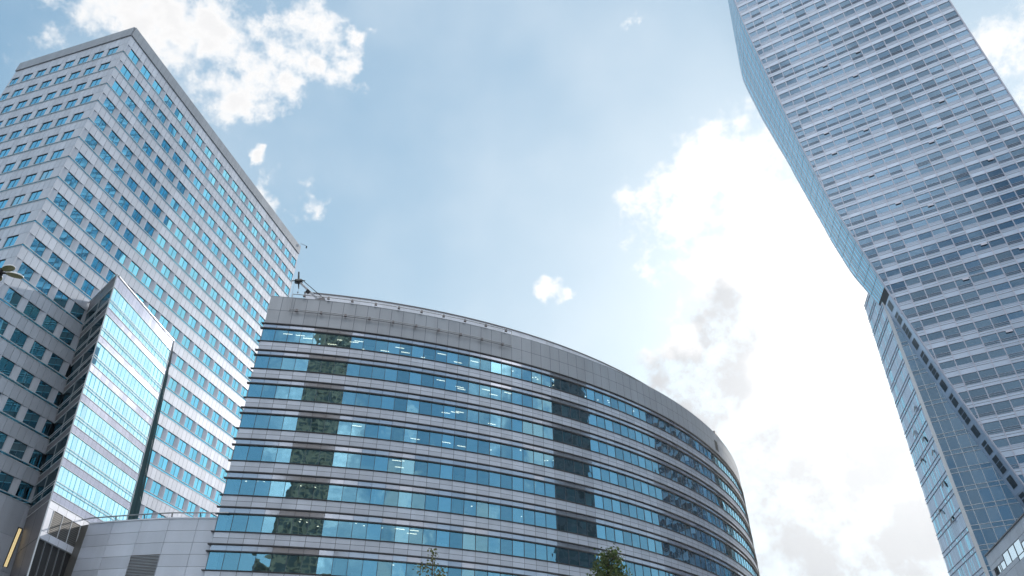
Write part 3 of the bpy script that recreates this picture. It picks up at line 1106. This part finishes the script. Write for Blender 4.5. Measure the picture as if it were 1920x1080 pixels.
# ------------------------------------------------------------------ skyscraper (right)
def skyscraper():
    Q = Vector((89.866, 138.381, 0))
    d = Vector((0.85717, -0.51504, 0))
    nb = Vector((0.22155, 0.97515, 0))          # direction in which the tower runs back
    n = Vector((-d.y, d.x, 0))
    n = -n if n.y > 0 else n
    F_ = Face(Q, d, n)
    t = thing('skyscraper', 'very tall striped glass skyscraper with a leaning left wing, right of the sun',
              'skyscraper', (Q.x, Q.y, 0))
    edge = [(245.63, -11.76), (232.94, -11.68), (221.94, -11.42), (207.55, -10.58), (192.32, -9.65), (174.55, -8.46), (156.78, -7.19), (138.59, -5.5), (128.02, -4.23), (113.63, -1.69), (100.09, 0.42), (83.59, 3.3), (68.78, 6.13), (51.86, 9.82), (34.09, 13.96), (0.25, 22.0)]
    backs = [(245.63, 7.62), (230.4, 15.23), (216.44, 23.52), (191.14, 20.31), (161.86, 14.55), (134.78, 12.02), (115.32, 12.35), (100.09, 7.62)]

    def interp(tab, z):
        for (za, a), (zb, b) in zip(tab, tab[1:]):
            if za >= z >= zb:
                return a + (b - a) * (za - z) / (za - zb)
        return tab[0][1] if z > tab[0][0] else tab[-1][1]
    SR = 42.22
    floors = [245.63, 238.86, 233.62, 228.37, 223.21, 217.79, 212.55, 207.47, 202.39, 197.48, 192.58, 187.92, 183.27, 178.78, 174.22, 169.73, 165.42, 161.1, 156.87, 152.72, 148.58, 144.52, 140.54, 136.65, 132.75, 128.95]
    z = 128.95
    while z > 8:
        z -= 3.791
        floors.append(round(z, 2))
    ml = [-11.440 + 3.156 * k for k in range(-1, 18)] + [SR]
    rnd = random.Random(21)
    # solid core of the wing
    mb = MB()
    zs = [245.63, 230.4, 216.44, 203.32, 191.14, 174.55, 161.86, 148.32, 134.78, 124.63, 115.32, 106.86, 100.09, 89.09, 76.4, 63.71, 51.02, 38.32, 25.63, 0.25]

    def pp(s, zz, back):
        q = Q + d * s + nb * back
        return (q.x, q.y, zz)
    for za, zb in zip(zs, zs[1:]):
        la, lb = interp(edge, za), interp(edge, zb)
        ba = interp(backs, za) if za > 100.09 else 5.84
        bb = interp(backs, zb) if zb >= 100.09 else 5.84
        mb.hexa([pp(lb + .15, zb, .25), pp(SR - .1, zb, .25), pp(SR - .1, zb, 38), pp(lb + .15, zb, bb - .1),
                 pp(la + .15, za, .25), pp(SR - .1, za, .25), pp(SR - .1, za, 38), pp(la + .15, za, ba - .1)])
    mb.build('core', 'joint', t)

    def cell(mb, s0, s1, z0, z1, off, m=0, tilt=0.0, g=.03):
        l0, l1 = interp(edge, z0), interp(edge, z1)
        a0, a1 = max(s0, l0 + .12), max(s1 if False else s0, l1 + .12)
        if a0 >= s1 - .1 or a1 >= s1 - .1:
            return
        t_, w = rnd.uniform(-tilt, tilt), rnd.uniform(-tilt, tilt)
        mb.quad(F_.p(a0 + g, z0, off - t_ - w), F_.p(s1 - g, z0, off + t_ - w), F_.p(s1 - g, z1, off + t_ + w), F_.p(a1 + g, z1, off - t_ + w), m)
    prev = [0] * 40
    for k, (z1, z0) in enumerate(zip(floors, floors[1:])):
        h = z1 - z0
        dk, wh, ln = MB(), MB(), MB()
        for i in range(len(ml) - 1):
            r = rnd.random()
            thick = (r < .30) if not prev[i - 1] else (r < .5)
            if h < 3.9 and z1 < 127:
                thick = thick or rnd.random() < .2
            prev[i] = thick
            fr = rnd.uniform(.62, .70) if thick else rnd.uniform(.40, .48)
            if rnd.random() < .02:
                fr = .90
            zd = z1 - h * fr
            cell(dk, ml[i], ml[i + 1], zd, z1, -.06, 0, .012)
            zm = z1 - h * ((fr + 1) / 2 if fr > .55 else .68)
            cell(wh, ml[i], ml[i + 1], zm + .04, zd - .03, 0, 0, .006)
            cell(wh, ml[i], ml[i + 1], z0 + .05, zm - .04, 0, 0, .006)
        dk.build('window_row', 'sky_dark', t)
        wh.build('panel_row', 'sky_white', t)
        l = interp(edge, z0)
        for q, (fz, th) in enumerate(((0, .10), (.46, .06), (.56, .05), (.67, .06))):
            zz = z1 - h * fz
            F_.bar(ln, interp(edge, zz) + .1, SR, zz - th / 2, zz + th / 2, -.1, .07, 0)
        ln.build('transom_row', 'sky_bar', t)
    for s in ml[1:]:
        # each mullion runs down to where the slanted edge cuts it
        zlow = 8
        for zz in range(244, 8, -2):
            if interp(edge, zz) > s:
                zlow = zz
                break
        mb = MB()
        F_.bar(mb, s - .10, s + .10, zlow, 245.63, -.1, .12)
        mb.build('mullion', 'sky_bar', t)
    # trim along the slanted edge, and the right corner
    mb = MB()
    mb.tube([F_.p(interp(edge, zz), zz, .05) for zz in range(245, 8, -5)], .22, 6)
    mb.build('edge_trim', 'sky_bar', t)
    mb = MB()
    F_.bar(mb, SR - .05, SR + .25, 8, 245.63, -1.2, .15)
    mb.build('corner_trim', 'sky_bar', t)

    # flank of the wing above: columns of glass and panel
    NS = 7
    for k, (z1, z0) in enumerate(zip(floors, floors[1:])):
        if z0 < 100.09:
            break
        mb = MB()
        for i in range(NS):
            for j in range(2):
                a, b = (i + (.03 if j == 0 else .50)) / NS, (i + (.46 if j == 0 else .97)) / NS
                q = []
                for zz in (z0 + .08, z1 - .08):
                    s, bk = interp(edge, zz), interp(backs, zz)
                    q.append((pp(s, zz, bk * a), pp(s, zz, bk * b)))
                mb.quad(q[0][1], q[0][0], q[1][0], q[1][1], j)
        mb.build('flank_row', ['sky_side', 'sky_white'], t)
    # thin return of the wing below, with slot windows
    prv = None
    mb = MB()
    slots = []
    zz = 100.09
    q = 0
    while zz > 20:
        zn = zz - 3.79
        a, b = interp(edge, zz), interp(edge, zn)
        mb.quad(pp(b, zn, 5.84), pp(b, zn, 0), pp(a, zz, 0), pp(a, zz, 5.84))
        for f0, f1 in ([(.15, .75)], [(.1, .3), (.36, .8)], [(.0, .3), (.34, .6), (.64, .9)])[q % 3]:
            c0, c1 = zz - 3.79 * f0, zz - 3.79 * f1
            s0, s1 = interp(edge, c0) - .05, interp(edge, c1) - .05
            if len(slots) < 60:
                sl = MB()
                sl.quad(pp(s1, c1, 4.2), pp(s1, c1, 1.8), pp(s0, c0, 1.8), pp(s0, c0, 4.2))
                slots.append(sl.build('slot_window', 'frame', t))
        zz = zn
        q += 1
    mb.build('wing_return', 'sky_white', t)

    # recessed lower block
    El = Vector((91.410, 143.931, 0))
    FL = Face(El, d, n)
    ZT = 101.36
    rec = MB()
    mb = MB()
    BL = 27.0
    lp = [El, El + d * 44, El + d * 44 + nb * 20, El + nb * 17]
    c0 = [(El + d * .2 + nb * .25), (El + d * 44 + nb * .25), (El + d * 44 + nb * 20), (El + nb * 13.2 + d * .2)]
    c1 = [(El + d * .2 + nb * .25), (El + d * 44 + nb * .25), (El + d * 44 + nb * 20), (El + nb * 24.5 + d * .2)]
    mb.hexa([(p.x, p.y, 0) for p in c1] + [(p.x, p.y, ZT + 7.78) for p in c0])
    mb.build('lower_core', 'joint', t)
    bw = 2.07
    zz = ZT + 7.82
    fl = []
    while zz > 5:
        fl.append(zz)
        zz -= 3.91
    for z1, z0 in zip(fl, fl[1:]):
        mb = MB()
        smax = min(42, interp(edge, z0) + 10)
        i = 0
        while i * bw < smax:
            s0 = i * bw + .05 if i else .6
            for za, zb in ((z0 + .05, z1 - .97), (z1 - .89, z1 - .05)):
                t_, w = rnd.uniform(-.01, .01), rnd.uniform(-.01, .01)
                mb.quad(FL.p(s0, za, -t_ - w), FL.p((i + 1) * bw - .05, za, t_ - w), FL.p((i + 1) * bw - .05, zb, t_ + w), FL.p(s0, zb, -t_ + w))
            i += 1
        mb.build('recessed_glazing', 'sky_dark', t)
        mb = MB()
        for zq in (z1, z1 - .93):
            FL.bar(mb, 0, smax, zq - .05, zq + .05, -.1, .10)
        mb.build('recessed_transom', 'white_bar', t)
    mb = MB()
    for i in range(1, 19):
        FL.bar(mb, i * bw - .05, i * bw + .05, 5, ZT, -.1, .10)
    mb.build('recessed_mullion', 'white_bar', t)
    mb = MB()
    FL.bar(mb, -.1, .6, 0, ZT, -.3, .12)
    mb.build('corner_trim', 'white_bar', t)
    # flank of the lower block: narrow strips of glass and panel
    FS = Face(El, nb, (-nb.y, nb.x))

    def bk(z):
        return 13.2 + (24.96 - 13.2) * (1 - z / (ZT + 8.46))
    NSt = 30
    for k, (z1, z0) in enumerate(zip(fl, fl[1:])):
        mb = MB()
        for za, zb in ((z0 + .05, z1 - .95), (z1 - .85, z1 - .05)):
            a = 0.0
            while a < .995:
                w = min(rnd.choice((.018, .028, .045)), 1 - a)
                m = rnd.choice((0, 1, 1, 1))
                mb.quad(FS.p(bk(za) * (a + w - .003), za), FS.p(bk(za) * a, za), FS.p(bk(zb) * a, zb), FS.p(bk(zb) * (a + w - .003), zb), m)
                a += w
        for zq in (z1, z1 - .9):
            FS.bar(mb, 0, bk(zq), zq - .06, zq + .06, -.05, .12, 2)
        mb.build('lower_flank_row', ['sky_side', 'sky_white', 'sky_bar'], t)
    # windows standing ajar
    for s, z in [(2.7, 167.4), (5.9, 181.1), (11.0, 176.2), (14.2, 181.3), (10.6, 153.4), (0.8, 157.6), (-0.8, 150.0), (6.8, 134.8), (26.2, 145.8), (22.8, 142.4), (28.8, 150.9), (9.3, 125.5), (16.9, 121.2), (32.2, 128.9), (34.7, 111.1), (20.3, 106.9), (14.4, 99.2), (27.9, 103.5), (37.2, 119.5), (24.5, 91.6), (32.2, 84.9), (18.6, 83.2), (29.6, 78.1), (24.5, 73.0)]:
        k = min(range(len(floors)), key=lambda i: abs(floors[i] - z))
        zt = floors[k]
        i = max(j for j in range(len(ml)) if ml[j] <= s)
        s0 = ml[i] + 1.6
        mb = MB()
        mb.hexa([F_.p(s0, zt - .60, .20), F_.p(s0 + 1.3, zt - .60, .20), F_.p(s0 + 1.3, zt - .60, .25), F_.p(s0, zt - .60, .25),
                 F_.p(s0, zt - .08, .10), F_.p(s0 + 1.3, zt - .08, .10), F_.p(s0 + 1.3, zt - .08, .16), F_.p(s0, zt - .08, .16)])
        mb.build('open_window', 'sky_bar', t)
    for k_, (u, z) in enumerate([(3.4, 73.9), (9.3, 70.5), (5.1, 67.1), (11, 64.5), (3.4, 56.1), (5.9, 49.3), (11, 52.7), (8.5, 35.8), (2.5, 62.9)]):
        mb = MB()
        mb.hexa([FS.p(u, z, .5), FS.p(u + .9, z, .5), FS.p(u + .9, z, .56), FS.p(u, z, .56),
                 FS.p(u, z + 1.2, .12), FS.p(u + .9, z + 1.2, .12), FS.p(u + .9, z + 1.2, .18), FS.p(u, z + 1.2, .18)])
        mb.build('flank_open_window', 'ledge', t)
    for i, z in ((2, 81.5), (4, 74.7), (6, 67.1), (5, 59.5), (6, 51.9), (6, 44.2), (8, 37.0)):
        k = min(range(len(fl)), key=lambda q: abs(fl[q] - z))
        z1 = fl[k] - 1.0
        s0 = i * bw + .15
        mb = MB()
        for u0, u1, za, zb in ((s0, s0 + .2, z1 - 1.45, z1), (s0 + 1.55, s0 + 1.75, z1 - 1.45, z1), (s0, s0 + 1.75, z1 - .2, z1), (s0, s0 + 1.75, z1 - 1.45, z1 - 1.25)):
            FL.bar(mb, u0, u1, za, zb, .5, .62)
        mb.build('vent_frame', 'white_bar', t)


skyscraper()


# ------------------------------------------------------------------ podium at the lower right
def podium():
    P0 = az(32.795, 120)
    d = az(15.4)
    n = az(-74.6)
    # runs from its far corner towards the viewer
    F_ = Face(P0, -d, n)
    t = thing('podium_building', 'low grey panelled podium with a few white reflecting windows at lower right',
              'building', (P0.x, P0.y, 0))
    ZT = 29.0
    mb = MB()
    lp = [P0 - n * .2 , P0 - d * 46 - n * .2, P0 - d * 46 - n * 20, P0 - n * 20]
    mb.prism([(p.x, p.y) for p in lp], 0, ZT - .1)
    mb.build('wall', 'joint', t)
    js = [0, 1.0] + [1.15 + 2.48 * k for k in range(1, 19)]
    rows = [ZT, 27.6, 26.98, 26.08, 25.55, 23.9, 22.3, 20.6, 18.9, 16, 13, 10, 7, 4, .1]
    # window cells: column, first row, last row
    wins = [(2, 2, 2), (3, 1, 2), (4, 1, 2), (5, 1, 2), (5, 3, 3), (6, 2, 2), (7, 1, 2), (8, 1, 2), (8, 3, 3), (10, 2, 2), (11, 1, 2)]
    used = {(1, 2)}
    for c, a, b in wins:
        used |= {(c, r) for r in range(a, b + 1)}
        w = MB()
        u0, u1, za, zb = js[c], js[c + 1], rows[b + 1], rows[a]
        F_.pane(w, u0 + .05, u1 - .05, za + .05, zb - .05, -.05, 0, .004)
        for u in (u0, u1 - .05):
            F_.bar(w, u, u + .05, za, zb, -.15, 0, 1)
        if c == 2:
            F_.bar(w, u0 + .55, u0 + .6, za, zb, -.15, 0, 1)
        w.build('window', ['mirror_white', 'frame'], t)
    w = MB()
    F_.pane(w, js[1] + .05, js[2] - .9, rows[3] + .05, rows[2] - .05, -.08, 0, .004)
    F_.bar(w, js[1] + .8, js[1] + .86, rows[3], rows[2], -.15, 0, 1)
    o = w.build('window', ['louvre_dark', 'frame'], t)
    o['label'] = 'dark open window'
    w = MB()
    F_.pane(w, js[2] - .85, js[2] - .02, rows[3] + .05, rows[2] - .05, -.05, 0, .004)
    F_.bar(w, js[2] - .9, js[2] - .85, rows[3], rows[2], -.15, 0, 1)
    w.build('window', ['mirror_white', 'frame'], t)
    mb = MB()
    for i in range(len(js) - 1):
        for j in range(len(rows) - 1):
            if (i, j) not in used:
                F_.panel(mb, js[i], js[i + 1], rows[j + 1], rows[j], 0, .18, 0, .02)
    # end wall towards the plaza
    Fn = Face(P0 - d * 46, -n, -d)
    for i in range(8):
        for j in range(len(rows) - 1):
            Fn.panel(mb, i * 2.5, (i + 1) * 2.5, rows[j + 1], rows[j], .18, .18, 0, .02)
    mb.build('cladding', 'alu', t)
    mb = MB()
    F_.bar(mb, -.1, 46, ZT, ZT + .15, -.5, .12)
    mb.build('coping', 'alu_dark', t)


podium()


# ------------------------------------------------------------------ buildings seen only as reflections
def stone_tower():
    cx, cy = 12.0, -189.0
    t = thing('stone_tower', 'olive-brown stone high-rise mirrored in the left windows of the curved building', 'stone tower', (cx, cy, 0))

    def block(hw, z0, z1, step, name, wins=True):
        mb = MB()
        mb.prism([(cx - hw, cy - hw), (cx + hw, cy - hw), (cx + hw, cy + hw), (cx - hw, cy + hw)], z0, z1, 1)
        Fs = [Face((cx - hw, cy + hw), (1, 0), (0, 1)), Face((cx + hw, cy + hw), (0, -1), (1, 0)), Face((cx - hw, cy - hw), (0, 1), (-1, 0))]
        for F_ in Fs:
            n = max(2, round(2 * hw / step))
            w = 2 * hw / n
            for i in range(n + 1):
                F_.bar(mb, max(0, i * w - .55), min(2 * hw, i * w + .55), z0, z1, 0, .7, 0)
            z = z0
            while z < z1 - 1:
                for i in range(n):
                    F_.bar(mb, i * w + .55, (i + 1) * w - .55, z, min(z + 1.5, z1), .01, .3, 0)
                z += 3.9
            F_.bar(mb, -.5, 2 * hw + .5, z1 - 1.5, z1, .02, 1.1, 0)
        return mb.build(name, ['stone', 'stone_dark'], t)
    block(36, 0, 84, 4.2, 'podium')
    block(21, 84, 198, 4.0, 'shaft')
    block(16, 198, 222, 3.6, 'upper_tier')
    block(11, 222, 246, 3.0, 'crown')
    mb = MB()
    mb.tube([(cx, cy, 246), (cx, cy, 258), (cx, cy, 305)], 7, 8, r1=.2)
    mb.build('spire', 'stone', t)
    for sx in (-1, 1):
        for sy in (-1, 1):
            mb = MB()
            x, y = cx + sx * 18, cy + sy * 18
            mb.tube([(x, y, 198), (x, y, 209)], 3, 8, r1=2.2)
            mb.tube([(x, y, 209), (x, y, 222)], 2.3, 8, r1=.1)
            mb.build('turret', 'stone', t)


stone_tower()


def dark_tower(name, label, cx, cy, hw, hd, H, rot):
    t = thing(name, label, 'high-rise', (cx, cy, 0))
    d, n = az(rot), az(rot + 90)
    c = Vector((cx, cy, 0))
    mb = MB()
    lp = [c + d * hw + n * hd, c - d * hw + n * hd, c - d * hw - n * hd, c + d * hw - n * hd]
    mb.prism([(p.x, p.y) for p in lp], 0, H)
    mb.build('wall', 'alu_dark', t)
    mb = MB()
    for A, dd, nn, LN in ((lp[1], d, n, 2 * hw), (lp[3], -d, -n, 2 * hw), (lp[2], n, -d, 2 * hd), (lp[0], -n, d, 2 * hd)):
        F_ = Face(A, dd, nn)
        m_ = round(LN / 3.0)
        z = 2
        while z < H - 3:
            for i in range(m_):
                F_.pane(mb, i * LN / m_ + .3, (i + 1) * LN / m_ - .3, z, z + 2.3, .05, 0, .01)
            z += 3.8
    mb.build('glazing', 'teal_dark', t)


dark_tower('dark_high_rise', 'dark green-glass high-rise mirrored in the middle windows of the curved building', 128, 50, 13, 13, 150, 20)


dark_tower('reflection_block', 'unseen block added to be mirrored in the right windows of the curved building', 150, 178, 30, 10, 112, 125)  # added, hidden behind the skyscraper, stands in for the skyscraper's own reflection


# ------------------------------------------------------------------ street lamp
def street_lamp():
    hx, hy, hz = -17.06, 18.74, 16.0
    t = thing('street_lamp', 'street lamp with a ring of white-topped olive lamp heads at the left edge', 'street lamp', (hx, hy, 0))
    mb = MB()
    mb.tube([(hx, hy, 0), (hx, hy, 8), (hx, hy, hz + .15)], .13, 10, r1=.06)
    mb.build('pole', 'black_metal', t)
    mb = MB()
    mb.tube([(hx, hy, hz - .16), (hx, hy, hz + .12)], .13, 10, r1=.1)
    mb.build('hub', 'black_metal', t)
    for ang in (13, 66, -88, 140, 205):
        a = 48 + ang
        dv, sv = az(a), az(a + 90)
        h = Vector((hx, hy, hz))
        mb = MB()
        mb.tube([h + dv * .08, h + dv * .18 + Vector((0, 0, .03))], .035, 6)
        arm = mb.build('lamp_arm', 'black_metal', t)
        # lens-shaped head
        mb = MB()
        c = h + dv * .43 + Vector((0, 0, .02))
        n = 18
        rings = [(1.0, 0.0), (.8, 1), (.45, 1.6), (0.02, 1.8)]
        for sgn, m, hgt in ((1, 0, .065), (-1, 1, .028)):
            base = len(mb.v)
            for rr, q in rings:
                for k in range(n):
                    an = 2 * pi * k / n
                    p = c + dv * (cos(an) * .27 * rr) + sv * (sin(an) * .15 * rr) + Vector((0, 0, sgn * (q * hgt / 1.8 + (.03 if m == 0 else 0)) ))
                    mb.v.append(tuple(p))
            for r_ in range(3):
                for k in range(n):
                    mb.f.append((base + r_ * n + k, base + r_ * n + (k + 1) % n, base + (r_ + 1) * n + (k + 1) % n, base + (r_ + 1) * n + k))
                    mb.m.append(m)
            if m == 0:
                b0 = base
            else:
                for k in range(n):
                    mb.f.append((b0 + k, b0 + (k + 1) % n, base + (k + 1) % n, base + k))
                    mb.m.append(0)
        mb.build('lamp_head', ['lamp_white', 'olive'], t)


street_lamp()


# ------------------------------------------------------------------ trees
def leaf(mb, p, s, rnd, droop=0.0):
    a = Vector((rnd.uniform(-1, 1), rnd.uniform(-1, 1), rnd.uniform(-.7, .5) - droop)).normalized()
    b = a.cross(Vector((rnd.uniform(-1, 1), rnd.uniform(-1, 1), rnd.uniform(-1, 1)))).normalized()
    w = s * .55
    mb.quad(p, p + a * s * .5 + b * w * .6, p + a * s, p + a * s * .5 - b * w * .6)


def young_tree():
    x, y = -2.62, 24.86
    rnd = random.Random(3)
    t = thing('young_tree', 'thin young tree with sparse broad leaves in front of the curved building', 'tree', (x, y, 0))
    mb = MB()
    mb.tube([(x, y, 0), (x + .03, y, 3), (x - .05, y, 6), (x - .12, y, 8.5)], .09, 8, r1=.015)
    tips = []
    for k in range(26):
        z = 2.6 + 5.6 * k / 26
        a = k * 2.4 + rnd.uniform(-.4, .4)
        ln = (1.0 - .09 * k / 2.6) * rnd.uniform(.6, 1.1) + .25
        p0 = Vector((x - .01 * z, y, z))
        p1 = p0 + Vector((cos(a) * ln * .6, sin(a) * ln * .6, ln * .35))
        p2 = p0 + Vector((cos(a) * ln, sin(a) * ln, ln * .5 + rnd.uniform(-.1, .15)))
        mb.tube([p0, p1, p2], .022, 5, r1=.006)
        tips.append((p0, p1, p2))
    mb.build('trunk', 'bark', t)
    mb = MB()
    for p0, p1, p2 in tips:
        for _ in range(3):
            q = p1.lerp(p2, rnd.random())
            c = q + Vector((rnd.gauss(0, .12), rnd.gauss(0, .12), rnd.gauss(0, .1)))
            for _ in range(16):
                leaf(mb, c + Vector((rnd.gauss(0, .10), rnd.gauss(0, .10), rnd.gauss(0, .08))), rnd.uniform(.07, .12), rnd, .2)
    for _ in range(110):
        c = Vector((x - .12 + rnd.gauss(0, .10), y + rnd.gauss(0, .1), rnd.uniform(7.7, 8.75)))
        leaf(mb, c, rnd.uniform(.07, .12), rnd, .2)
    mb.build('crown', 'leaf_a', t)


def bushy_tree():
    x, y = 3.62, 28.0
    rnd = random.Random(9)
    t = thing('bushy_tree', 'dense conical green tree with feathery drooping foliage', 'tree', (x, y, 0))
    ZT = 9.75
    mb = MB()
    mb.tube([(x, y, 0), (x, y, 4), (x, y, 9.3)], .16, 8, r1=.02)
    br = []
    for k in range(150):
        z = 2.0 + (ZT - 2.3) * (k / 150)
        a = k * 2.39996 + rnd.uniform(-.3, .3)
        R = min(1.0 * ((ZT - z) / 2.0) ** .62, 2.0) * rnd.uniform(.65, 1.1) + .10
        p0 = Vector((x, y, z))
        p1 = p0 + Vector((cos(a) * R * .6, sin(a) * R * .6, R * .30))
        p2 = p0 + Vector((cos(a) * R, sin(a) * R, R * .12))
        mb.tube([p0, p1, p2], .02, 4, r1=.005)
        br.append((p0, p1, p2, R))
    mb.build('trunk', 'bark', t)
    mb = MB()
    for p0, p1, p2, R in br:
        n = int(28 + 60 * min(R, 1.6))
        for _ in range(n):
            u = rnd.random() ** .7
            q = p0.lerp(p1, u * 2) if u < .5 else p1.lerp(p2, u * 2 - 1)
            c = q + Vector((rnd.gauss(0, .09), rnd.gauss(0, .09), rnd.gauss(-.05, .10)))
            leaf(mb, c, rnd.uniform(.08, .15), rnd, .5)
    mb.build('crown', 'leaf_b', t)


young_tree()
bushy_tree()


# ------------------------------------------------------------------ air
def haze():
    m = bpy.data.materials.new('thin summer haze')
    m.use_nodes = True
    nt = m.node_tree
    nt.nodes.clear()
    v = nt.nodes.new('ShaderNodeVolumePrincipled')
    v.inputs['Color'].default_value = (0.95, 0.97, 1.0, 1)
    v.inputs['Density'].default_value = 0.00016
    v.inputs['Anisotropy'].default_value = 0.70
    o = nt.nodes.new('ShaderNodeOutputMaterial')
    nt.links.new(v.outputs[0], o.inputs['Volume'])
    M['haze'] = m
    mb = MB()
    c = 905
    mb.hexa([(-c, -c, -1), (c, -c, -1), (c, c, -1), (-c, c, -1), (-c, -c, 320), (c, -c, 320), (c, c, 320), (-c, c, 320)])
    o = mb.build('haze', 'haze')
    o['kind'] = 'stuff'


haze()
